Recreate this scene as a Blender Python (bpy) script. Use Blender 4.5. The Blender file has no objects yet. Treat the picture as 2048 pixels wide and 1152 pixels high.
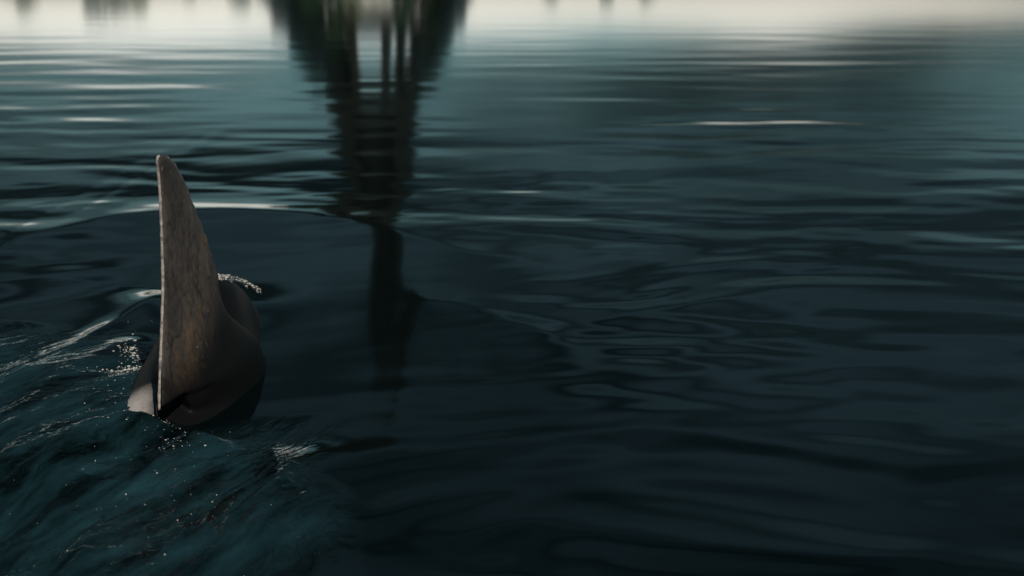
import bpy, bmesh, math, random
import numpy as np
from mathutils import Vector, Matrix
R = math.radians
S = bpy.context.scene
C = S.collection

# ---------------------------------------------------------------- camera, sky, sun, exposure
CAM_H, PITCH, FPX = 1.8, R(13.6), 50 / 36 * 2048
cam = bpy.data.cameras.new('camera')
cam.lens = 50; cam.sensor_width = 36; cam.clip_start = 0.05; cam.clip_end = 9000
cam.dof.use_dof = True; cam.dof.focus_distance = 5.5; cam.dof.aperture_fstop = 2.5
camo = bpy.data.objects.new('camera', cam); C.objects.link(camo)
camo.location = (0, 0, CAM_H); camo.rotation_euler = (R(90) - PITCH, 0, 0)
S.camera = camo

SUN_EL, SUN_AZ = R(40), R(159)          # azimuth measured clockwise from +Y (the way the camera looks)
sd = Vector((math.sin(SUN_AZ) * math.cos(SUN_EL), math.cos(SUN_AZ) * math.cos(SUN_EL), math.sin(SUN_EL)))
sun = bpy.data.lights.new('sun', 'SUN'); sun.energy = 3.2; sun.angle = R(0.5); sun.color = (1, .93, .84)
suno = bpy.data.objects.new('sun', sun); C.objects.link(suno)
suno.rotation_euler = sd.to_track_quat('Z', 'Y').to_euler()

W = bpy.data.worlds.new('World'); S.world = W; W.use_nodes = True
nt = W.node_tree; nt.nodes.clear()
def N(t, typ, **k):
    n = t.nodes.new(typ)
    for a, v in k.items(): setattr(n, a, v)
    return n
out = N(nt, 'ShaderNodeOutputWorld')
bg = N(nt, 'ShaderNodeBackground'); bg.inputs[1].default_value = 0.12
bgc = N(nt, 'ShaderNodeBackground')
sky = N(nt, 'ShaderNodeTexSky', sky_type='NISHITA', sun_disc=False, sun_elevation=SUN_EL, sun_rotation=SUN_AZ, dust_density=3.0)
tint = N(nt, 'ShaderNodeMix', data_type='RGBA', blend_type='MULTIPLY'); tint.inputs[0].default_value = 1
tint.inputs[7].default_value = (3.8, 3.35, 3.3, 1)
nt.links.new(sky.outputs[0], tint.inputs[6]); nt.links.new(tint.outputs[2], bg.inputs[0])
tc = N(nt, 'ShaderNodeTexCoord'); sep = N(nt, 'ShaderNodeSeparateXYZ')
nt.links.new(tc.outputs['Generated'], sep.inputs[0])
# a dark cloud deck that leaves a clear bright strip of sky along the horizon
mp = N(nt, 'ShaderNodeMapping'); mp.inputs['Scale'].default_value = (3, 3, 22)
nz = N(nt, 'ShaderNodeTexNoise'); nz.inputs['Scale'].default_value = 1.6; nz.inputs['Detail'].default_value = 4
nt.links.new(tc.outputs['Generated'], mp.inputs[0]); nt.links.new(mp.outputs[0], nz.inputs[0])
edge = N(nt, 'ShaderNodeMath', operation='MULTIPLY_ADD'); edge.inputs[1].default_value = 0.05
nt.links.new(nz.outputs[0], edge.inputs[0]); nt.links.new(sep.outputs[2], edge.inputs[2])
cl = N(nt, 'ShaderNodeMapRange', interpolation_type='SMOOTHSTEP'); cl.clamp = True
cl.inputs[1].default_value = 0.076; cl.inputs[2].default_value = 0.098
side = N(nt, 'ShaderNodeMath', operation='SUBTRACT'); side.inputs[1].default_value = .20; nt.links.new(sep.outputs[0], side.inputs[0])
sdm = N(nt, 'ShaderNodeMath', operation='MAXIMUM'); sdm.inputs[1].default_value = 0; nt.links.new(side.outputs[0], sdm.inputs[0])
edge2 = N(nt, 'ShaderNodeMath', operation='MULTIPLY_ADD'); edge2.inputs[1].default_value = .13
nt.links.new(sdm.outputs[0], edge2.inputs[0]); nt.links.new(edge.outputs[0], edge2.inputs[2]); nt.links.new(edge2.outputs[0], cl.inputs[0])
cr = N(nt, 'ShaderNodeValToRGB'); e = cr.color_ramp.elements
e[0].position = 0.07; e[0].color = (.12, .235, .245, 1)
e[1].position = 1.0; e[1].color = (.02, .036, .046, 1)
for p, c in ((.11, (.090, .175, .186, 1)), (.165, (.036, .070, .082, 1)), (.24, (.034, .067, .082, 1)), (.36, (.032, .062, .080, 1))):
    el = cr.color_ramp.elements.new(p); el.color = c
nt.links.new(sep.outputs[2], cr.inputs[0])
n2 = N(nt, 'ShaderNodeTexNoise'); n2.inputs['Scale'].default_value = 1.5; n2.inputs['Detail'].default_value = 5
mp2 = N(nt, 'ShaderNodeMapping'); mp2.inputs['Scale'].default_value = (2, 2, 17)
nt.links.new(tc.outputs['Generated'], mp2.inputs[0]); nt.links.new(mp2.outputs[0], n2.inputs[0])
mr = N(nt, 'ShaderNodeMapRange'); mr.inputs[1].default_value = .37; mr.inputs[2].default_value = .63
mr.inputs[3].default_value = .16; mr.inputs[4].default_value = 2.0
nt.links.new(n2.outputs[0], mr.inputs[0]); nt.links.new(mr.outputs[0], bgc.inputs[1])
nt.links.new(cr.outputs[0], bgc.inputs[0])
ms = N(nt, 'ShaderNodeMixShader')
nt.links.new(cl.outputs[0], ms.inputs[0]); nt.links.new(bg.outputs[0], ms.inputs[1]); nt.links.new(bgc.outputs[0], ms.inputs[2])
nt.links.new(ms.outputs[0], out.inputs[0])

S.view_settings.view_transform = 'Standard'; S.view_settings.look = 'None'
S.view_settings.exposure = 0; S.view_settings.gamma = 1; S.view_settings.use_curve_mapping = False

# ---------------------------------------------------------------- helpers
def tag(o, label=None, cat=None, group=None, kind=None):
    for k, v in (('label', label), ('category', cat), ('group', group), ('kind', kind)):
        if v: o[k] = v
    return o
def link(name, me, mat=None, parent=None):
    o = bpy.data.objects.new(name, me); C.objects.link(o)
    if mat: me.materials.append(mat)
    if parent: o.parent = parent
    return o
def empty(name, loc, rz=0):
    o = bpy.data.objects.new(name, None); C.objects.link(o); o.location = loc; o.rotation_euler.z = rz; return o
def mat(name):
    m = bpy.data.materials.new(name); m.use_nodes = True
    return m, m.node_tree, m.node_tree.nodes['Principled BSDF']
def simple(name, col, rough=.7, noise=.35, scale=2.0, metal=0):
    m, t, b = mat(name)
    nzz = N(t, 'ShaderNodeTexNoise'); nzz.inputs['Scale'].default_value = scale; nzz.inputs['Detail'].default_value = 5
    tcc = N(t, 'ShaderNodeTexCoord'); t.links.new(tcc.outputs['Object'], nzz.inputs[0])
    r = N(t, 'ShaderNodeValToRGB'); r.color_ramp.elements[0].position = .3; r.color_ramp.elements[1].position = .7
    r.color_ramp.elements[0].color = (*[c * (1 - noise) for c in col], 1); r.color_ramp.elements[1].color = (*[c * (1 + noise) for c in col], 1)
    t.links.new(nzz.outputs[0], r.inputs[0]); t.links.new(r.outputs[0], b.inputs['Base Color'])
    b.inputs['Roughness'].default_value = rough; b.inputs['Metallic'].default_value = metal
    return m
def on_water(px, py, z=0.0):
    """ground point of the place seen along a sight line (used only to survey where the ripples run)"""
    u, v = (px - 1024) / FPX, (py - 576) / FPX
    d = (u, math.cos(PITCH) - v * math.sin(PITCH), -math.sin(PITCH) - v * math.cos(PITCH))
    t = (z - CAM_H) / d[2]
    return (d[0] * t, d[1] * t)

# smooth lattice noise in numpy
rs = np.random.RandomState(7)
TAB = rs.rand(256, 256).astype(np.float32)
def vnoise(x, y):
    xi = np.floor(x).astype(int); yi = np.floor(y).astype(int)
    fx = x - xi; fy = y - yi
    fx = fx * fx * fx * (fx * (fx * 6 - 15) + 10); fy = fy * fy * fy * (fy * (fy * 6 - 15) + 10)
    a = TAB[xi % 256, yi % 256]; b = TAB[(xi + 1) % 256, yi % 256]
    c = TAB[xi % 256, (yi + 1) % 256]; d = TAB[(xi + 1) % 256, (yi + 1) % 256]
    return (a + (b - a) * fx + (c - a) * fy + (a - b - c + d) * fx * fy) * 2 - 1
def sstep(a, b, x):
    t = np.clip((x - a) / (b - a), 0, 1); return t * t * (3 - 2 * t)

# ---------------------------------------------------------------- water
def spline(pts, n=12):
    P = [np.array(p, float) for p in pts]; P = [2 * P[0] - P[1]] + P + [2 * P[-1] - P[-2]]; o = []
    for i in range(1, len(P) - 2):
        for k in range(n):
            t = k / n; a, b, c, d = P[i - 1:i + 3]
            o.append(.5 * (2 * b + (c - a) * t + (2 * a - 5 * b + 4 * c - d) * t * t + (3 * b - a - 3 * c + d) * t ** 3))
    o.append(P[-2]); return np.array(o)

# every wake ridge: survey points, height, width on the near side, width on the far side
RIDGES = [
    ([(-60, 520), (80, 478), (200, 447), (320, 433), (430, 428), (540, 432), (640, 440), (750, 460), (850, 487), (940, 510), (1050, 520), (1200, 560)], .038, .95, .62, 2),
    ([(-60, 585), (60, 562), (180, 545), (260, 540), (330, 532)], .010, .30, .17, 2),
    ([(770, 574), (810, 590), (860, 605), (930, 615), (1000, 640), (1060, 660), (1140, 690), (1220, 725)], .014, .32, .18, 2),
    ([(350, 580), (310, 597), (250, 640), (180, 685), (90, 735), (0, 785), (-60, 815)], .027, .16, .22, 1),
    ([(300, 670), (230, 705), (150, 755), (80, 812), (0, 880), (-60, 930)], .032, .12, .14, 1),
    ([(255, 800), (200, 812), (120, 850), (50, 905), (-40, 985)], .028, .10, .10, 1),
    ([(520, 930), (440, 900), (360, 882), (290, 874), (220, 878), (150, 900), (110, 960), (60, 1010), (-30, 1080)], .070, .16, .08, 1),
    ([(548, 880), (556, 940), (552, 1010), (520, 1070), (465, 1120), (400, 1180)], .030, .10, .07, 0),
    ([(500, 950), (490, 1010), (450, 1070), (400, 1110)], .014, .06, .05, 0),
    ([(330, 980), (240, 1020), (190, 1075), (170, 1140), (150, 1200)], .03, .06, .06, 0),
    ([(180, 1010), (110, 1040), (40, 1075), (-40, 1110)], .03, .07, .07, 1),
    ([(305, 750), (200, 785), (100, 835), (0, 900), (-50, 930)], .016, .05, .06, 1),
    ([(280, 835), (180, 850), (90, 895), (0, 955), (-50, 985)], .018, .05, .05, 1),
    ([(250, 640), (160, 700), (60, 760), (-40, 830)], .014, .05, .06, 1),
    ([(540, 1000), (505, 1060), (440, 1115), (400, 1170)], .014, .05, .04, 1),
    ([(470, 960), (440, 1020), (370, 1080), (300, 1160)], .014, .045, .04, 1),
    ([(400, 930), (350, 990), (260, 1040), (180, 1100), (120, 1160)], .016, .05, .05, 1),
    ([(240, 925), (170, 965), (90, 1030), (0, 1075), (-40, 1100)], .018, .06, .05, 1),
    ([(1000, 425), (1150, 432), (1300, 440), (1450, 448)], -.0022, .22, .10, 2),
    ([(1350, 422), (1500, 420), (1650, 430), (1820, 442)], -.0022, .22, .10, 2),
]
waves = []
rw = random.Random(23)
for i in range(90):
    lam = .17 * (2.6 / .17) ** (i / 89) * rw.uniform(.9, 1.1)
    th = rw.gauss(R(92), R(16 if lam > .8 else 29))
    k = 2 * math.pi / lam
    amp = .0047 / k * (1.25 if lam < .4 else 1.1 if lam < 1.3 else .7)
    waves.append((k * math.cos(th), k * math.sin(th), rw.uniform(0, 6.283), amp, lam))

def height(X, Y):
    r = np.hypot(X, Y)
    lee = np.exp(-((X / np.maximum(Y, .1) + .095) / .10) ** 2)      # stiller water in line with the tower
    calm = 1 / (1 + (r / (18.5 - 4.5 * lee)) ** 3.0)
    wx = X + .35 * vnoise(X * .7 + 3, Y * .7); wy = Y + .22 * vnoise(X * .55, Y * .8 + 9)
    patch = .8 + .4 * vnoise(X * .35 + 40, Y * .28 + 11)
    # slick behind and beside the animal where the surface is drawn smooth
    slick = 1 - .90 * np.exp(-(((X + 1.35 - .10 * (Y - 7)) / 1.95) ** 4 + ((Y - 7.0) / 2.45) ** 4))
    slick *= 1 - .25 * sstep(7.4, 4.6, Y)
    Z = np.zeros_like(X)
    for kx, ky, ph, am, lam in waves:
        fade = 1 / (1 + np.maximum(r - 13 * lam, 0) / (15 * lam))
        Z += am * np.sin(kx * wx + ky * wy + ph) * fade
    Z = Z * calm * patch * slick * (1 + .22 * sstep(13.5, 9.0, r))
    # wake ridges
    m = (r < 16)
    for pts, h, wn, wf, ysided in RIDGES:
        W_ = spline([on_water(*p) for p in pts])
        x = X[m]; y = Y[m]
        best = np.full(x.shape, 1e9); side = np.zeros_like(x); tt = np.zeros_like(x)
        L = len(W_) - 1
        bx0, bx1 = W_[:, 0].min() - 2, W_[:, 0].max() + 2; by0, by1 = W_[:, 1].min() - 7 * wn, W_[:, 1].max() + 7 * wf + .5
        sel = (x > bx0) & (x < bx1) & (y > by0) & (y < by1)
        xs, ys = x[sel], y[sel]; b = np.full(xs.shape, 1e9); sd_ = np.zeros_like(xs); tq = np.zeros_like(xs)
        yfun = ysided == 2
        if yfun:
            o_ = np.argsort(W_[:, 0]); fy_ = np.interp(xs, W_[o_, 0], W_[o_, 1]); sl_ = np.interp(xs, W_[o_, 0], np.gradient(W_[o_, 1], W_[o_, 0]))
            sd_ = (ys - fy_) / np.sqrt(1 + sl_ ** 2); b = sd_ ** 2
            tq = (xs - W_[0, 0]) / (W_[-1, 0] - W_[0, 0])
        for i in range(0 if yfun else L):
            ax, ay = W_[i]; dx, dy = W_[i + 1] - W_[i]; l2 = dx * dx + dy * dy
            t = np.clip(((xs - ax) * dx + (ys - ay) * dy) / l2, 0, 1)
            ex = xs - ax - t * dx; ey = ys - ay - t * dy; d2 = ex * ex + ey * ey
            u = d2 < b
            b = np.where(u, d2, b)
            cr_ = (dx * ey - dy * ex) * (1 if dx >= 0 else -1)
            if not ysided: cr_ = dx * ey - dy * ex
            sd_ = np.where(u, cr_, sd_); tq = np.where(u, (i + t) / L, tq)
        d = np.sqrt(b)
        jit = 1 + (.12 if wn > .5 else .4) * vnoise(xs * 1.7 + wn * 90, ys * 1.7)
        w = np.where(sd_ < 0, wn, wf) * jit
        prof = np.exp(-(d / w) ** 1.35 * 1.0) * (1 - np.exp(-(d / .02 + .6)))   # sharp but rounded crest
        e0 = .16 * np.minimum(w, .3); prof = np.exp(-(np.sqrt(d * d + e0 * e0) - e0) / w)
        prof = prof - .12 * np.exp(-((d - 2.1 * w) / (.8 * w)) ** 2) * (sd_ < 0)
        env = sstep(1, .62, tq) * (tq < 1) if pts[0][0] < 0 else sstep(0, .5 if ysided == 2 else .25, tq) * sstep(1, .7, tq)
        add = np.zeros_like(x); add[sel] = h * prof * env
        Zm = Z[m]; Zm += add; Z[m] = Zm
    # churned water behind and to the left of the animal
    px0 = -1.55 - .22 * (Y - 5); 
    ch = sstep(-.42, -1.05, X + .04 * (Y - 4) + .16 * vnoise(X * 3.1, Y * 1.9)) * sstep(5.35, 4.75, Y - .35 * sstep(-1.3, -1.8, X))
    left = sstep(-1.30, -1.5, X) * sstep(6.3, 5.6, Y + .55 * (X + 1.5)) 
    M = np.clip(ch + left, 0, 1) * sstep(9, 7, r)
    sm = M > 0
    x = X[sm]; y = Y[sm]
    # rotate so the ripples stream away down-left
    fx, fy = x - .10, y - 7.8
    u_ = np.hypot(fx, fy); v_ = np.arctan2(fx, -fy) * 3.8
    wx = u_ + .06 * vnoise(x * 4, y * 4); wy = v_ + .05 * vnoise(x * 2.6 + 7, y * 2.6) + .012 * vnoise(x * 11 + 7, y * 11)
    z = 0
    for f, am, an, rg in ((2.4, .052, 4.5, .1), (5.2, .028, 6.5, .2), (11, .0135, 6.5, .4), (21, .0075, 5.5, .6), (40, .0042, 3.5, 1), (75, .0018, 2.5, 1)):
        q = vnoise(wx * f / an + f, wy * f)
        z = z + am * ((1 - rg) * q + rg * (1 - 2 * np.abs(q))) * (.65 + .6 * vnoise(x * 2.2 + f, y * 2.2))
    Zs = Z[sm]; Zs += 1.25 * z * M[sm]; Z[sm] = Zs
    global CHURN
    CHURN = M
    Z += .065 * np.exp(-(((X + 1.17) / .38) ** 2 + ((Y - 4.72) / .26) ** 2))
    # water heaped over the front of the back
    Z += .02 * np.exp(-(((X + 1.48) / .34) ** 2 + ((Y - 6.95) / .38) ** 2)) * (Y < 12)
    return Z

def axis_vals(fine0, fine1, step, lo, hi, grow):
    v = list(np.arange(fine0, fine1, step)); s = step
    while v[-1] < hi: s *= grow; v.append(v[-1] + s)
    s = step; w = [fine0]
    while w[-1] > lo: s *= grow; w.append(w[-1] - s)
    return np.array(sorted(set(w[1:] + v)))
xs = axis_vals(-2.5, -.45, .0075, -4000, 4000, 1.018)
ys = axis_vals(3.7, 5.6, .0075, -60, 6000, 1.0095)
# beyond the ripples a coarser net is enough
XX, YY = np.meshgrid(xs, ys)
ZZ = height(XX.astype(np.float64), YY.astype(np.float64)); AER_SHEEN = CHURN.copy()
nx, ny = len(xs), len(ys)
print('water grid', nx, ny, nx * ny)
co = np.stack([XX, YY, ZZ], -1).reshape(-1, 3).astype(np.float32)
idx = np.arange(nx * ny).reshape(ny, nx)
q = np.stack([idx[:-1, :-1], idx[:-1, 1:], idx[1:, 1:], idx[1:, :-1]], -1).reshape(-1, 4)
me = bpy.data.meshes.new('water')
me.vertices.add(len(co)); me.vertices.foreach_set('co', co.ravel())
me.loops.add(q.size); me.loops.foreach_set('vertex_index', q.ravel().astype(np.int32))
me.polygons.add(len(q)); me.polygons.foreach_set('loop_start', np.arange(0, q.size, 4, dtype=np.int32))
me.polygons.foreach_set('use_smooth', np.ones(len(q), dtype=bool))
me.update(); me.validate()
at = me.attributes.new('aeration_sheen', 'FLOAT', 'POINT'); at.data.foreach_set('value', AER_SHEEN.ravel().astype(np.float32))

mw, t, b = mat('water')
ae = N(t, 'ShaderNodeAttribute', attribute_name='aeration_sheen')
an = N(t, 'ShaderNodeTexNoise'); an.inputs['Scale'].default_value = 2.6; an.inputs['Detail'].default_value = 7; an.inputs['Roughness'].default_value = .65
atc = N(t, 'ShaderNodeTexCoord'); amp_ = N(t, 'ShaderNodeMapping'); amp_.inputs['Scale'].default_value = (.6, 2.4, 1); amr_ = N(t, 'ShaderNodeMapping'); amr_.inputs['Rotation'].default_value = (0, 0, R(-66))
t.links.new(atc.outputs['Object'], amr_.inputs[0]); t.links.new(amr_.outputs[0], amp_.inputs[0]); t.links.new(amp_.outputs[0], an.inputs[0])
ar_ = N(t, 'ShaderNodeMapRange'); ar_.inputs[1].default_value = .40; ar_.inputs[2].default_value = .85; t.links.new(an.outputs[0], ar_.inputs[0])
am_ = N(t, 'ShaderNodeMath', operation='MULTIPLY'); t.links.new(ar_.outputs[0], am_.inputs[0]); t.links.new(ae.outputs['Fac'], am_.inputs[1])
ac_ = N(t, 'ShaderNodeMix', data_type='RGBA'); ac_.inputs[6].default_value = (.0013, .0040, .0046, 1); ac_.inputs[7].default_value = (.026, .090, .112, 1)  # teal streaks: aerated water, with sky highlights painted into the colour
t.links.new(am_.outputs[0], ac_.inputs[0]); t.links.new(ac_.outputs[2], b.inputs['Base Color'])
b.inputs['Roughness'].default_value = .07; b.inputs['IOR'].default_value = 1.333
tcw = N(t, 'ShaderNodeTexCoord')
def bump(scale, sx, sy, strength, dist, prev=None, rot=0):
    m_ = N(t, 'ShaderNodeMapping'); m_.inputs['Scale'].default_value = (sx, sy, 1); mr_ = N(t, 'ShaderNodeMapping'); mr_.inputs['Rotation'].default_value = (0, 0, rot)
    n_ = N(t, 'ShaderNodeTexNoise'); n_.inputs['Scale'].default_value = scale; n_.inputs['Detail'].default_value = 3
    b_ = N(t, 'ShaderNodeBump'); b_.inputs['Strength'].default_value = strength; b_.inputs['Distance'].default_value = dist
    t.links.new(tcw.outputs['Object'], mr_.inputs[0]); t.links.new(mr_.outputs[0], m_.inputs[0]); t.links.new(m_.outputs[0], n_.inputs[0]); t.links.new(n_.outputs[0], b_.inputs['Height'])
    if prev: t.links.new(prev.outputs[0], b_.inputs['Normal'])
    return b_
b1 = bump(3.0, 1, 2.2, 1.0, .0003)
b1 = bump(26.0, .45, 2.0, .5, .0034, b1, R(-66))
t.links.new(ae.outputs['Fac'], b1.inputs['Strength'])
t.links.new(b1.outputs[0], b.inputs['Normal'])
tr = N(t, 'ShaderNodeBsdfTransparent'); tr.inputs[0].default_value = (.35, .62, .66, 1)
fr = N(t, 'ShaderNodeFresnel'); fr.inputs[0].default_value = 1.333; t.links.new(b1.outputs[0], fr.inputs['Normal'])
k = N(t, 'ShaderNodeMath', operation='MULTIPLY_ADD'); k.inputs[1].default_value = -.16; k.inputs[2].default_value = .16
t.links.new(fr.outputs[0], k.inputs[0])
mx = N(t, 'ShaderNodeMixShader'); t.links.new(k.outputs[0], mx.inputs[0]); t.links.new(b.outputs[0], mx.inputs[1]); t.links.new(tr.outputs[0], mx.inputs[2])
t.links.new(mx.outputs[0], t.nodes['Material Output'].inputs[0])
tag(link('water', me, mw), kind='structure', label='dark teal rippled water filling the whole view')

bm = bmesh.new(); bmesh.ops.create_grid(bm, x_segments=1, y_segments=1, size=5000)
me = bpy.data.meshes.new('seabed'); bm.to_mesh(me); bm.free()
o = link('seabed', me, simple('seabed', (.004, .007, .008), .9)); o.location = (0, 900, -7); tag(o, kind='structure')

# ---------------------------------------------------------------- far shore
D = 300
def ground_mesh():
    bm = bmesh.new(); rr = random.Random(3); rows = []
    for i, dy in enumerate((0, 3, 8, 60, 150, 300, 900)):
        row = []
        for j in range(121):
            x = -1500 + 25 * j
            z = (-.8, .35, .8, 1.4, 12.0, 15.5, 12.0)[i] * (1 if i < 4 else 1 + .10 * math.sin(x * .011 + i) + .07 * math.sin(x * .037)) + rr.uniform(-.1, .1)
            row.append(bm.verts.new((x, D - 22 + dy + (rr.uniform(-2, 2) if i < 3 else 0), z)))
        rows.append(row)
    for a, b_ in zip(rows, rows[1:]):
        for j in range(120): bm.faces.new((a[j], a[j + 1], b_[j + 1], b_[j]))
    m_ = bpy.data.meshes.new('shore'); bm.to_mesh(m_); bm.free(); return m_
tag(link('shore', ground_mesh(), simple('shore_earth', (.05, .07, .045), .95, .4, .2)), kind='structure')

# wooded hills added unseen, blocking the bright horizon behind and beside the viewpoint
def blocker_hills_mesh():
    vs, fs = [], []; n = 160; prof = ((215, -1), (222, 1), (250, 16), (290, 27), (340, 33), (480, 30))
    for i in range(n + 1):
        az = R(62) + R(236) * i / n; endf = min(1, i / 22, (n - i) / 22) ** .7
        for k_, (rad, h) in enumerate(prof):
            hh = h if h < 2 else h * (.25 + .75 * endf) * (1 + .18 * math.sin(az * 9 + k_ * .4) + .10 * math.sin(az * 23 + k_) + .04 * math.sin(az * 71 + 2 * k_))
            rd = rad + 12 * math.sin(az * 7) + 5 * math.sin(az * 31)
            vs.append((math.sin(az) * rd, math.cos(az) * rd, hh))
    for i in range(n):
        for k_ in range(len(prof) - 1):
            a_ = i * len(prof) + k_; fs.append((a_, a_ + len(prof), a_ + len(prof) + 1, a_ + 1))
    m_ = bpy.data.meshes.new('blocker_hills'); m_.from_pydata(vs, [], fs); m_.update(); return m_
tag(link('blocker_hills', blocker_hills_mesh(), simple('blocker_hillside', (.035, .05, .03), .95, .5, .12)), kind='structure')

iron = simple('dark_green_iron', (.0045, .0105, .0075), .7, .3, .15); iron.node_tree.nodes['Principled BSDF'].inputs['Specular IOR Level'].default_value = .15
def beam(bm, a, b_, w, w2=None):
    a = Vector(a); b_ = Vector(b_); w2 = w if w2 is None else w2
    d = (b_ - a).normalized(); up = Vector((0, 0, 1)) if abs(d.z) < .95 else Vector((0, 1, 0))
    s_ = d.cross(up).normalized(); u = s_.cross(d)
    vs = []
    for p, ww in ((a, w), (b_, w2)):
        for i, j in ((-1, -1), (1, -1), (1, 1), (-1, 1)): vs.append(bm.verts.new(p + s_ * i * ww / 2 + u * j * ww / 2))
    for i in range(4): bm.faces.new((vs[i], vs[(i + 1) % 4], vs[4 + (i + 1) % 4], vs[4 + i]))
    bm.faces.new(vs[:4][::-1]); bm.faces.new(vs[4:])
def fin_bm(bm, name, m_, parent):
    me_ = bpy.data.meshes.new(name); bm.to_mesh(me_); bm.free(); return link(name, me_, m_, parent)
def slab(bm, x, y, z0, z1, hx, hy, hx1=None, hy1=None):
    hx1 = hx if hx1 is None else hx1; hy1 = hy if hy1 is None else hy1
    v = [bm.verts.new((x + i * hx, y + j * hy, z0)) for i, j in ((-1, -1), (1, -1), (1, 1), (-1, 1))]
    v += [bm.verts.new((x + i * hx1, y + j * hy1, z1)) for i, j in ((-1, -1), (1, -1), (1, 1), (-1, 1))]
    for i in range(4): bm.faces.new((v[i], v[(i + 1) % 4], v[4 + (i + 1) % 4], v[4 + i]))
    bm.faces.new(v[:4][::-1]); bm.faces.new(v[4:])
# a lattice tower, 324 units of its own scaled: heights / half widths in metres
TX, TY = -28.5, D
def zz(py):                 # height that mirrors at that survey mark
    e_ = PITCH + math.atan((py - 576) / FPX); return D * math.tan(e_) - CAM_H
mpx = D / FPX / math.cos(PITCH) * 1.0
tower = empty('lattice_tower', (TX, TY, 1.4))
tag(tower, 'dark iron lattice tower with two wide platforms and slender spire beyond trees', 'tower')
zb = 0; z1, z1b = zz(38) - 1.4, zz(68) - 1.4; z2, z2b = zz(168) - 1.4, zz(236) - 1.4
zs_, zt = zz(735) - 1.4, zz(850) - 1.4
W0, W1, W1t, W2b, W2 = 21, 168 * mpx, 140 * mpx, 96 * mpx, 86 * mpx
for sx in (-1, 1):
    for sy in (-1, 1):
        bm = bmesh.new()
        # splayed foot up to the first platform
        beam(bm, (sx * W0, sy * W0, zb), (sx * W1 * .8, sy * W1 * .8, z1), 5.0, 4.4)
        fin_bm(bm, 'leg', iron, tower)
        bm = bmesh.new()
        c0 = Vector((sx * (W1t - 2.6), sy * (W1t - 2.6), z1b)); c1 = Vector((sx * (W2b - 2), sy * (W2b - 2), z2))
        for ox, oy in ((-1.6, -1.6), (1.6, -1.6), (1.6, 1.6), (-1.6, 1.6)):
            beam(bm, c0 + Vector((ox, oy, 0)), c1 + Vector((ox * .8, oy * .8, 0)), 3.3, 3.0)
        for kk in range(7):
            f0, f1 = kk / 7, (kk + 1) / 7; p0, p1 = c0.lerp(c1, f0), c0.lerp(c1, f1)
            beam(bm, p0 + Vector((-2, -2, 0)), p1 + Vector((2, -2, 0)), .7); beam(bm, p0 + Vector((2, -2, 0)), p1 + Vector((-2, -2, 0)), .7)
            beam(bm, p0 + Vector((-2, 2, 0)), p1 + Vector((2, 2, 0)), .7)
        fin_bm(bm, 'pylon', iron, tower)
for fx in (-.52, -.26, .22, .42):
    bm = bmesh.new()
    beam(bm, (fx * W1t, -W1t + 5, z1b), (fx * W2b * 1.05, -W2b + 3, z2), 2.0, 1.6)
    fin_bm(bm, 'column', iron, tower)
bm = bmesh.new(); slab(bm, 0, 0, z1, z1 + .45 * (z1b - z1), W1 * 1.02, W1 * 1.02); slab(bm, 0, 0, z1 + .45 * (z1b - z1) + .02, z1b, W1 * .97, W1 * .97, W1t, W1t)
fin_bm(bm, 'platform', iron, tower)
bm = bmesh.new(); slab(bm, 0, 0, z2, z2 + .5 * (z2b - z2), W2b * .92, W2b * .92, W2, W2); slab(bm, 0, 0, z2 + .5 * (z2b - z2) + .02, z2b, W2, W2, W2 * .86, W2 * .86)
fin_bm(bm, 'platform', iron, tower)
# the arched skirts under the first platform
for sy in (-1, 1):
    bm = bmesh.new()
    for kk in range(12):
        a0, a1 = math.pi * kk / 12, math.pi * (kk + 1) / 12
        p = lambda a_: (math.cos(a_) * W1 * .66, sy * W1 * .82, zb + 3 + math.sin(a_) * (z1 - 4))
        beam(bm, p(a0), p(a1), 1.6)
    fin_bm(bm, 'arch', iron, tower)
# tapering shaft: four chords and cross bracing
def shaft_w(z):
    zs = [z2b, zz(260) - 1.4, zz(400) - 1.4, zz(520) - 1.4, zs_]; ws = [68 * mpx, 62 * mpx, 48 * mpx, 40 * mpx, 33 * mpx]
    return float(np.interp(z, zs, ws))
for sx in (-1, 1):
    for sy in (-1, 1):
        bm = bmesh.new(); lv = np.linspace(z2b, zs_, 9)
        for a_, b_ in zip(lv, lv[1:]):
            beam(bm, (sx * shaft_w(a_) * .86, sy * shaft_w(a_) * .86, a_), (sx * shaft_w(b_) * .86, sy * shaft_w(b_) * .86, b_), shaft_w(a_) * .42, shaft_w(b_) * .42)
        fin_bm(bm, 'chord', iron, tower)
bm = bmesh.new(); slab(bm, 0, 0, z2b, zs_, 44 * mpx, 44 * mpx, 20 * mpx, 20 * mpx); fin_bm(bm, 'lift_shaft', iron, tower)
bm = bmesh.new(); lv = np.linspace(z2b, zs_, 15)
for a_, b_ in zip(lv, lv[1:]):
    wa, wb = shaft_w(a_) * .86, shaft_w(b_) * .86
    for rr_ in range(4):
        M_ = Matrix.Rotation(rr_ * math.pi / 2, 3, 'Z')
        beam(bm, M_ @ Vector((-wa, -wa, a_)), M_ @ Vector((wb, -wb, b_)), .7); beam(bm, M_ @ Vector((wa, -wa, a_)), M_ @ Vector((-wb, -wb, b_)), .7)
tag(fin_bm(bm, 'cross_bracing', iron, tower), kind='stuff')
bm = bmesh.new(); slab(bm, 0, 0, zs_ - 1, zs_ + 3.2, 32 * mpx, 32 * mpx, 30 * mpx, 30 * mpx); slab(bm, 0, 0, zs_ + 3.22, zs_ + .62 * (zt - zs_), 24 * mpx, 24 * mpx, 20 * mpx, 20 * mpx)
fin_bm(bm, 'cabin', iron, tower)
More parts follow.
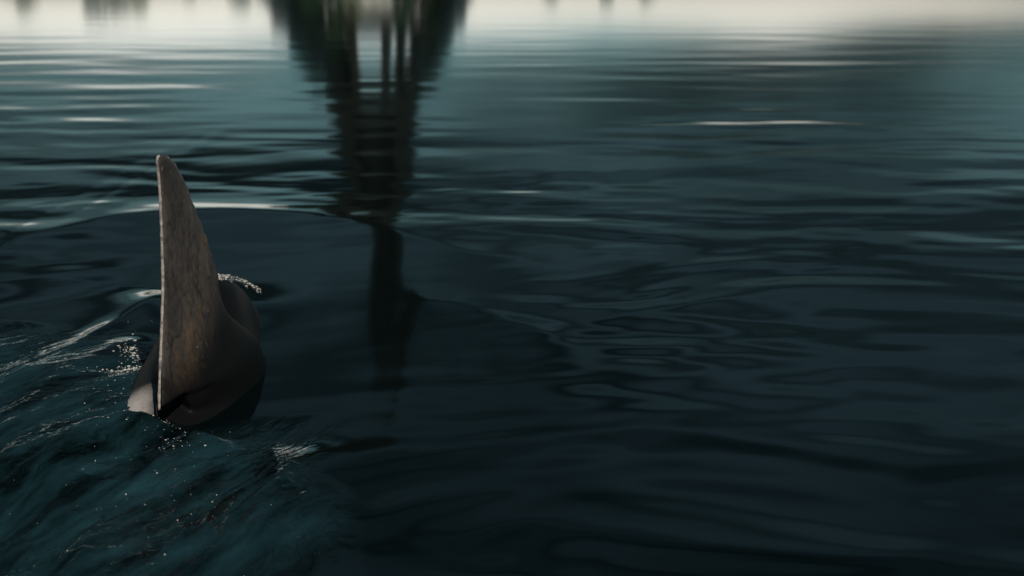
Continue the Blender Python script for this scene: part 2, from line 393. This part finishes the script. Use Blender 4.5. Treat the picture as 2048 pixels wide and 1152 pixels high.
bm = bmesh.new(); beam(bm, (0, 0, zs_ + .62 * (zt - zs_)), (0, 0, zt), 3.0, .8); fin_bm(bm, 'spire', iron, tower)

# trees: tapered trunk with limbs, crown of many small leaf faces in uneven clumps
bark = simple('bark', (.06, .045, .03), .9)
leaves = [simple('foliage_dark', (.035, .10, .045), .8, .5, .6), simple('foliage_light', (.14, .19, .06), .8, .5, .6)]
def trunk_mesh(h, seed):
    rr = random.Random(seed); bm = bmesh.new()
    beam(bm, (0, 0, -.3), (0, 0, h * .55), h * .06, h * .03)
    for _ in range(6):
        a_ = rr.uniform(0, 6.28); z_ = rr.uniform(.3, .52) * h
        beam(bm, (0, 0, z_), (math.cos(a_) * h * .2, math.sin(a_) * h * .2, z_ + h * .22), h * .025, h * .008)
    m_ = bpy.data.meshes.new('trunk'); bm.to_mesh(m_); bm.free(); m_.materials.append(bark); return m_
def crown_mesh(h, w, seed, mt):
    rr = random.Random(seed); vs = []; fs = []
    cl_ = [(Vector((rr.gauss(0, w * .33), rr.gauss(0, w * .33), h * rr.uniform(.38, .92))), rr.uniform(.10, .20) * h) for _ in range(15)]
    for c, r_ in cl_:
        c.x *= 1.25 - c.z / h; c.y *= 1.25 - c.z / h
        for _ in range(170):
            d = Vector((rr.gauss(0, 1), rr.gauss(0, 1), rr.gauss(0, .8))).normalized() * r_ * rr.uniform(.5, 1.05)
            p = c + d; s_ = h * rr.uniform(.012, .028)
            u = Vector((rr.gauss(0, 1), rr.gauss(0, 1), rr.gauss(0, 1))).normalized(); v = u.orthogonal().normalized()
            n0 = len(vs); vs += [p - u * s_, p + v * s_ * .6, p + u * s_, p - v * s_ * .6]; fs.append((n0, n0 + 1, n0 + 2, n0 + 3))
    m_ = bpy.data.meshes.new('crown'); m_.from_pydata(vs, [], fs); m_.update(); m_.materials.append(mt); return m_
kinds = [(trunk_mesh(1, i), crown_mesh(1, .55 + .12 * (i % 3), 20 + i, leaves[i % 2])) for i in range(4)]
# (sideways metres, height, kind, distance offset, label)
trees = [(-75, 10.5, 1, -9, 'pale yellow-green round tree at the left end of the far bank'),
         (-84, 12, 0, -8, 'tall dark green tree nearest the left of the far bank'),
         (-80, 11.5, 2, -6, 'dark broad tree between two taller trees on far bank'),
         (-99, 10.5, 1, -6, 'lone pale tree farthest left along the far bank'),
         (-66, 9, 3, -8, 'small light green tree on open bank left of tower'),
         (-54, 10, 2, -9, 'low dark tree halfway between the left trees and the tower'),
         (-40, 16, 0, -14, 'tall dark tree against the left foot of the tower'),
         (-35.5, 15, 2, -15, 'broad dark tree just inside the left foot of the tower'),
         (-30, 12.5, 1, -16, 'short pale tree under the arch of the tower'),
         (-22, 13, 0, -15, 'dark tree under the arch near the right foot'),
         (-17, 15.5, 2, -14, 'tall broad tree covering the right foot of the tower'),
         (-14.5, 13.5, 3, -13, 'light green tree just right of the tower'),
         (8, 8.4, 1, -8, 'low yellow-green tree on the bank right of centre'),
         (19, 8.8, 1, -8, 'light green tree farther right along the open bank'),
         (27, 8.3, 1, -8, 'small yellow-green tree ending the right-hand row')]
for i, (x, h, kd, dy, lab) in enumerate(trees):
    r_ = empty('tree', (x, D + dy, 1.0), i * 1.7); r_.scale = (h, h, h)
    tag(r_, lab, 'tree', 'trees along the far bank')
    link('trunk', kinds[kd][0], None, r_); link('crown', kinds[kd][1], None, r_)

# ---------------------------------------------------------------- the orca
A0 = Vector((-1.304, 5.002)); HD = R(9)
dv = Vector((math.sin(HD), math.cos(HD))); nv = Vector((math.cos(HD), -math.sin(HD)))
def ray_plane(px, py):
    u, v = (px - 1024) / FPX, (py - 576) / FPX
    r_ = (u, math.cos(PITCH) - v * math.sin(PITCH), -math.sin(PITCH) - v * math.cos(PITCH))
    t_ = (A0.x * nv.x + A0.y * nv.y) / (r_[0] * nv.x + r_[1] * nv.y)
    return ((r_[0] * t_ - A0.x) * dv.x + (r_[1] * t_ - A0.y) * dv.y, CAM_H + r_[2] * t_)
trail = [ray_plane(*p) for p in [(319, 819), (319, 780), (322, 700), (325, 620), (326, 560), (324, 480), (321, 400), (317, 345), (315, 320), (318, 310)]]
lead = [ray_plane(*p) for p in [(326, 308), (336, 310), (350, 325), (370, 360), (392, 420), (412, 470), (428, 520), (440, 562), (455, 605), (478, 635)]]
lead += [(lead[-1][0] + .14, lead[-1][1] - .09), (lead[-1][0] + .24, lead[-1][1] - .20), (lead[-1][0] + .30, lead[-1][1] - .36)]
def section_at(z):
    tz = [p[1] for p in trail]; ts = [p[0] for p in trail]
    lz = [p[1] for p in lead][::-1]; ls = [p[0] for p in lead][::-1]
    s0 = float(np.interp(z, tz, ts)); s1 = float(np.interp(z, lz, ls))
    return s0, s1
ZT = lead[0][1]
def orca_mesh():
    bm = bmesh.new()
    # trunk: stations along the heading: s, sideways, top, half width, half height
    st = [(-3.1, .05, -.80, .02, .03), (-2.9, .03, -.76, .06, .08), (-2.2, 0, -.68, .09, .16), (-1.5, -.02, -.62, .15, .22), (-.9, -.04, -.55, .20, .26),
          (-.4, -.07, -.42, .24, .30), (-.1, -.09, -.15, .29, .38), (.12, -.10, .025, .31, .40), (.4, -.12, .10, .33, .44), (.8, -.19, .16, .32, .47), (1.15, -.26, .235, .29, .48),
          (1.42, -.32, .28, .24, .48), (1.7, -.39, .235, .22, .45), (2.05, -.46, .03, .21, .40), (2.4, -.53, -.28, .20, .32), (2.75, -.58, -.58, .14, .20), (2.95, -.60, -.74, .05, .07)]
    sp = spline([list(q) for q in st], 5)
    rings = []; n = 40
    for s, o, zt_, a, b_ in sp:
        c = A0 + dv * s + nv * o; ring = []
        for i in range(n):
            th = 2 * math.pi * i / n
            ca, sa = math.cos(th), math.sin(th)
            ex = abs(ca) ** .92 * (1 if ca > 0 else -1); ez = abs(sa) ** .95 * (1 if sa > 0 else -1)
            ring.append(bm.verts.new((c.x + nv.x * a * ex, c.y + nv.y * a * ex, zt_ - b_ + b_ * ez)))
        rings.append(ring)
    for r0, r1 in zip(rings, rings[1:]):
        for i in range(n): bm.faces.new((r0[i], r0[(i + 1) % n], r1[(i + 1) % n], r1[i]))
    bm.faces.new(rings[0][::-1]); bm.faces.new(rings[-1])
    # dorsal fin, rooted in the trunk; the rear corner hangs free
    def blade(zlist, free):
        rr = []
        for z in zlist:
            s0, s1 = section_at(max(z, .128)) if free else section_at(z)
            if not free: s0 = .20 + .45 * max(0, (.13 - z))
            s1 = max(s1, s0 + .012)
            hgt = (z - .13) / (ZT - .13)
            th_ = .020 + .030 * max(0, 1 - hgt) ** .8
            ring = []; m = 22
            for side in (1, -1):
                for i in range(m):
                    f = i / (m - 1) if side == 1 else 1 - i / (m - 1)
                    if side == -1 and i in (0, m - 1): continue
                    prof = (f + .004) ** .35 * (1.004 - f) ** .5 * 1.5
                    surf = .03 + .17 * ((s0 + f * (s1 - s0)) / .9)          # the back under this point
                    flare = .085 * math.exp(-max(z - surf - .02, 0) / .075) * math.sin(math.pi * min(1, max(0, f * .9 + .05))) ** .7
                    if free and s0 + f * (s1 - s0) < .35: flare *= sstep(.12, .35, s0 + f * (s1 - s0))
                    ww = min(th_, .5 * (s1 - s0) + .006) * prof * .62 + flare
                    s = s0 + f * (s1 - s0); p = A0 + dv * s + nv * side * ww
                    ring.append(bm.verts.new((p.x, p.y, z)))
            rr.append(ring)
        for r0, r1 in zip(rr, rr[1:]):
            k_ = len(r0)
            for i in range(k_): bm.faces.new((r0[i], r0[(i + 1) % k_], r1[(i + 1) % k_], r1[i]))
        bm.faces.new(rr[0][::-1]); bm.faces.new(rr[-1])
    blade([-.08, -.02, .03, .08, .13, .18], False)
    zl = [.128 + (ZT - .128) * (1 - (1 - i / 46) ** 1.3) for i in range(47)]
    blade(zl, True)
    # flukes and flippers, under water
    def paddle(root, tip, back, w, t_):
        root, tip, back = Vector(root), Vector(tip), Vector(back); up = Vector((0, 0, 1)); rr = []
        for i in range(9):
            f = i / 8; c = root.lerp(tip, f) + back * f * f * .35; ww = w * (1 - f) ** .6 + .02; tt_ = t_ * (1 - f) + .006
            rr.append([bm.verts.new(c + back.normalized() * ww * math.cos(2 * math.pi * j / 12) * .5 + up * tt_ * math.sin(2 * math.pi * j / 12)) for j in range(12)])
        for r0, r1 in zip(rr, rr[1:]):
            for j in range(12): bm.faces.new((r0[j], r0[(j + 1) % 12], r1[(j + 1) % 12], r1[j]))
        bm.faces.new(rr[0][::-1]); bm.faces.new(rr[-1])
    for sg in (-1, 1):
        p = A0 + dv * -2.95; q_ = p + nv * sg * .62 - dv * .15
        paddle((p.x, p.y, -.52), (q_.x, q_.y, -.52), (-dv.x, -dv.y, 0), .34, .03)
        p = A0 + dv * 2.0 + nv * (-.50 + sg * .05); q_ = p + nv * sg * .12 + dv * .25
        paddle((p.x, p.y, -.7), (q_.x, q_.y, -1.3), (-dv.x, -dv.y, 0), .30, .05)
    bmesh.ops.recalc_face_normals(bm, faces=bm.faces)
    m_ = bpy.data.meshes.new('body'); bm.to_mesh(m_); bm.free(); return m_
root = empty('orca', (A0.x, A0.y, 0))
tag(root, 'dark wet orca breaking the surface with one tall upright dorsal fin', 'orca')
tmp = bpy.data.objects.new('body', orca_mesh()); C.objects.link(tmp)
md = tmp.modifiers.new('r', 'REMESH'); md.mode = 'VOXEL'; md.voxel_size = .0085; md.use_smooth_shade = True
ms_ = tmp.modifiers.new('s', 'SMOOTH'); ms_.factor = .5; ms_.iterations = 5
dg = bpy.context.evaluated_depsgraph_get(); me_ = bpy.data.meshes.new_from_object(tmp.evaluated_get(dg))
bpy.data.objects.remove(tmp)
# a second, local smoothing of the root of the fin
me_.name = 'body'
vc = np.empty(len(me_.vertices) * 3, np.float32); me_.vertices.foreach_get('co', vc); vc = vc.reshape(-1, 3)
print('orca verts', len(vc))
ed = np.empty(len(me_.edges) * 2, np.int32); me_.edges.foreach_get('vertices', ed); ed = ed.reshape(-1, 2)
deg = np.bincount(ed.ravel(), minlength=len(vc)).astype(np.float32)[:, None]
sl = (vc[:, 0] - A0.x) * dv.x + (vc[:, 1] - A0.y) * dv.y
wgt = (sstep(.50, .34, vc[:, 2]) * sstep(-.05, .05, vc[:, 2]) * sstep(.30, .60, sl) * sstep(2.1, 1.7, sl)).astype(np.float32)[:, None]
for _ in range(280):
    ac = np.zeros_like(vc)
    for c_ in range(3):
        ac[:, c_] = np.bincount(ed[:, 0], vc[ed[:, 1], c_], len(vc)) + np.bincount(ed[:, 1], vc[ed[:, 0], c_], len(vc))
    vc = vc + wgt * .6 * (ac / deg - vc)
vc[:, 0] -= A0.x; vc[:, 1] -= A0.y
me_.vertices.foreach_set('co', vc.ravel()); me_.update()

mo, t, b = mat('wet_skin')
tco = N(t, 'ShaderNodeTexCoord'); sp_ = N(t, 'ShaderNodeSeparateXYZ'); t.links.new(tco.outputs['Object'], sp_.inputs[0])
def noise(scale, det=6, sc=(1, 1, 1), rough=.6):
    m_ = N(t, 'ShaderNodeMapping'); m_.inputs['Scale'].default_value = sc
    n_ = N(t, 'ShaderNodeTexNoise'); n_.inputs['Scale'].default_value = scale; n_.inputs['Detail'].default_value = det; n_.inputs['Roughness'].default_value = rough
    t.links.new(tco.outputs['Object'], m_.inputs[0]); t.links.new(m_.outputs[0], n_.inputs[0]); return n_
def ramp(src, *stops):
    r_ = N(t, 'ShaderNodeValToRGB'); es = r_.color_ramp.elements
    es[0].position, es[0].color = stops[0][0], (*stops[0][1], 1); es[1].position, es[1].color = stops[-1][0], (*stops[-1][1], 1)
    for p_, c_ in stops[1:-1]: q_ = es.new(p_); q_.color = (*c_, 1)
    t.links.new(src, r_.inputs[0]); return r_
def mixc(f, a, b_, mode='MIX'):
    m_ = N(t, 'ShaderNodeMix', data_type='RGBA', blend_type=mode)
    for s_, v_ in ((m_.inputs[0], f), (m_.inputs[6], a), (m_.inputs[7], b_)):
        if hasattr(v_, 'is_linked') or hasattr(v_, 'links'): t.links.new(v_, s_)
        elif isinstance(v_, tuple): s_.default_value = (*v_, 1)
        else: s_.default_value = v_
    return m_.outputs[2]
def math_(op, a, b_=None, c_=None, clamp=False):
    m_ = N(t, 'ShaderNodeMath', operation=op); m_.use_clamp = clamp
    for i, v_ in enumerate((a, b_, c_)):
        if v_ is None: continue
        if hasattr(v_, 'links'): t.links.new(v_, m_.inputs[i])
        else: m_.inputs[i].default_value = v_
    return m_.outputs[0]
nA = noise(5, 8, (1, 1, .6)); nB = noise(38, 8, (1, 1, .8), .75); nC = noise(3.6, 5, (1.2, 1.2, .7))
base = ramp(nA.outputs[0], (.25, (.040, .036, .034)), (.5, (.080, .071, .065)), (.75, (.135, .120, .110)))
col = mixc(ramp(nC.outputs[0], (.5, (0, 0, 0)), (.66, (1, 1, 1))).outputs[0], base.outputs[0], (.165, .120, .080))
grain = ramp(nB.outputs[0], (.3, (.35, .35, .35)), (.5, (.95, .95, .95)), (.72, (1.35, 1.35, 1.35)))
col = mixc(1.0, col, grain.outputs[0], 'MULTIPLY')
# thin dark scratches
lnz = noise(3.1, 1.5, (1, 1.6, .8)); ln = math_('ABSOLUTE', math_('SUBTRACT', lnz.outputs[0], .5))
lr = ramp(ln, (.0, (1, 1, 1)), (.007, (0, 0, 0)))
col = mixc(math_('MULTIPLY', lr.outputs[0], .6), col, (.018, .015, .013))
# pale specks
wv = noise(75, 2, (1, 1, .55)); spk = ramp(wv.outputs[0], (.67, (0, 0, 0)), (.71, (1, 1, 1)))
reg = ramp(noise(3.3, 2).outputs[0], (.48, (0, 0, 0)), (.6, (1, 1, 1)))
col = mixc(mixc(1.0, spk.outputs[0], reg.outputs[0], 'MULTIPLY'), col, (.5, .46, .42))
tipd = N(t, 'ShaderNodeMapRange', interpolation_type='SMOOTHSTEP'); tipd.inputs[1].default_value = .86; tipd.inputs[2].default_value = 1.05; tipd.inputs[4].default_value = .6; t.links.new(sp_.outputs[2], tipd.inputs[0])
col = mixc(tipd.outputs[0], col, (.03, .027, .026))
# black back skin with the fin's shadow painted in, edge running up forwards
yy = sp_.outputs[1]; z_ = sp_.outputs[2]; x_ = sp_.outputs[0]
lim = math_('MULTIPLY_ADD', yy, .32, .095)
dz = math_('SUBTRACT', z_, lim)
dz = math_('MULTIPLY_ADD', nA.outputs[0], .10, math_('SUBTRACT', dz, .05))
blk_shade = N(t, 'ShaderNodeMapRange', interpolation_type='SMOOTHSTEP'); blk_shade.inputs[1].default_value = -.03; blk_shade.inputs[2].default_value = .24
t.links.new(dz, blk_shade.inputs[0])
col = mixc(blk_shade.outputs[0], (.006, .006, .0065), col)
# pale saddle patch behind the fin, on the left of the back
sx = math_('ADD', x_, .21); sy = math_('SUBTRACT', yy, .18)
d2 = math_('ADD', math_('MULTIPLY', sx, math_('MULTIPLY', sx, 42.0)), math_('MULTIPLY', sy, math_('MULTIPLY', sy, 10.0)))
d2 = math_('MULTIPLY_ADD', nA.outputs[0], .8, d2)
sdl = N(t, 'ShaderNodeMapRange', interpolation_type='SMOOTHSTEP'); sdl.inputs[1].default_value = 1.5; sdl.inputs[2].default_value = .45
t.links.new(d2, sdl.inputs[0])
low = N(t, 'ShaderNodeMapRange'); low.inputs[1].default_value = .16; low.inputs[2].default_value = .12; t.links.new(z_, low.inputs[0])
sf = math_('MULTIPLY', sdl.outputs[0], low.outputs[0])
col = mixc(sf, col, mixc(grain.outputs[0], (.20, .17, .16), (.50, .46, .44)))
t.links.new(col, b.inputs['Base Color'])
rgh = N(t, 'ShaderNodeMapRange'); rgh.inputs[3].default_value = .48; rgh.inputs[4].default_value = .42; t.links.new(blk_shade.outputs[0], rgh.inputs[0]); t.links.new(rgh.outputs[0], b.inputs['Roughness'])
b.inputs['Specular IOR Level'].default_value = .07; ctw = math_('MULTIPLY', blk_shade.outputs[0], .2); t.links.new(ctw, b.inputs['Coat Weight']); b.inputs['Coat Roughness'].default_value = .1
bp = N(t, 'ShaderNodeBump'); bp.inputs['Strength'].default_value = .5; bp.inputs['Distance'].default_value = .0012
t.links.new(nB.outputs[0], bp.inputs['Height']); t.links.new(bp.outputs[0], b.inputs['Normal'])
me_.materials.clear()
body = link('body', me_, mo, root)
# pale rim along the trailing edge, caught light put into its colour
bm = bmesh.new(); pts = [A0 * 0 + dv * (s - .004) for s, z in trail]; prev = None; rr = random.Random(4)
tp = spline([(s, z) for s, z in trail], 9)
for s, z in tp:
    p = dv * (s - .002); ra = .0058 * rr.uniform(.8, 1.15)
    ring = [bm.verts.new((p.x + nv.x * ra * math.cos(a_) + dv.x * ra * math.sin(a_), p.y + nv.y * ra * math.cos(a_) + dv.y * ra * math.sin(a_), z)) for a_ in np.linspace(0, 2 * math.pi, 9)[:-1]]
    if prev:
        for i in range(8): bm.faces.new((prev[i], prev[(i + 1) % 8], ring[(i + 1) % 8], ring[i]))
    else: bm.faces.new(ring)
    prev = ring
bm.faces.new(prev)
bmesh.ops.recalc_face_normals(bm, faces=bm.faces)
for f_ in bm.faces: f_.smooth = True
m_ = bpy.data.meshes.new('lit_fin_rim'); bm.to_mesh(m_); bm.free()
tag(link('lit_fin_rim', m_, simple('lit_edge_skin', (.30, .27, .24), .4, .6, 60), root), label='thin pale rim of the fin, edge light put into its colour')

# ---------------------------------------------------------------- foam and droplets
foam = simple('foam', (.62, .60, .56), .45, .25, 80)
ICO = bmesh.new(); bmesh.ops.create_icosphere(ICO, subdivisions=1, radius=1)
IV = np.array([v.co[:] for v in ICO.verts]); IF = [[v.index for v in f_.verts] for f_ in ICO.faces]; ICO.free()
def blobs(name, pts, m_, **kw):
    vs = []; fs = []
    for (x, y, z, r_, fl, st_, an) in pts:
        n0 = len(vs); ca, sa = math.cos(an), math.sin(an)
        for v in IV:
            a_, b_ = v[0] * r_ * st_, v[1] * r_
            vs.append((x + a_ * ca - b_ * sa, y + a_ * sa + b_ * ca, z + v[2] * r_ * fl))
        fs += [[n0 + i for i in f_] for f_ in IF]
    me2 = bpy.data.meshes.new(name); me2.from_pydata(vs, [], fs); me2.update()
    me2.polygons.foreach_set('use_smooth', np.ones(len(fs), dtype=bool))
    return tag(link(name, me2, m_), **kw)
rf = random.Random(5)
def hz(x, y): return float(height(np.array([[x]]), np.array([[y]]))[0, 0])
def scatter(path, n, spread, r0, r1, zoff=0.0, wpos=True):
    o_ = []; sp2 = spline([on_water(*p) for p in path], 8)
    P_ = []
    for _ in range(n):
        c = sp2[rf.randrange(len(sp2))]; P_.append((c[0] + rf.gauss(0, spread), c[1] + rf.gauss(0, spread * 1.5)))
    xs_ = np.array([[p[0] for p in P_]]); ys_ = np.array([[p[1] for p in P_]]); zs = height(xs_, ys_)[0]
    for (x, y), z in zip(P_, zs):
        r_ = r0 * (r1 / r0) ** (rf.random() ** 2)
        o_.append((x, y, z + zoff + r_ * .2, r_, .6, rf.uniform(1, 1.9), rf.uniform(0, 3.14)))
    return o_
pts = scatter([(210, 868), (270, 862), (330, 880), (385, 905)], 130, .05, .0008, .0040)
pts += scatter([(230, 900), (300, 930), (380, 950), (330, 1010), (300, 1050)], 55, .16, .0008, .0036)
pts += scatter([(20, 1010), (150, 960), (250, 1080), (120, 1120)], 18, .22, .0008, .003)
pts += scatter([(170, 860), (230, 820), (250, 770)], 25, .07, .0008, .0035)
pts += scatter([(230, 720), (300, 640), (240, 690)], 8, .10, .001, .004)
blobs('splash_droplets', pts, foam, label='white droplets and spray scattered over the churned water behind the fin', cat='droplets', kind='stuff')
pts = scatter([(262, 706), (275, 712), (262, 740), (240, 745)], 260, .032, .0012, .0065)
pts += scatter([(205, 760), (250, 745), (262, 790)], 60, .05, .001, .004)
blobs('foam_patch', pts, foam, label='small white foam patch on the water left of the fin base', cat='foam', kind='stuff')
pts = []
for i in range(230):
    f_ = rf.random(); px = 434 + 88 * f_; py = 550 + 30 * f_ * f_ + abs(rf.gauss(0, 6))
    x, y = on_water(px, py - 6, .275 - .06 * f_); r_ = .0009 * (6 ** (rf.random() ** 2))
    pts.append((x, y, .277 - .06 * f_, r_, .6, rf.uniform(1, 2.2), rf.uniform(-.5, .5)))
pts = [(p[0], p[1], p[2] - .012, *p[3:]) for p in pts]
blobs('foam_crest', pts, foam, label='thin broken foam line where water rolls over the front of the back', cat='foam', kind='stuff')
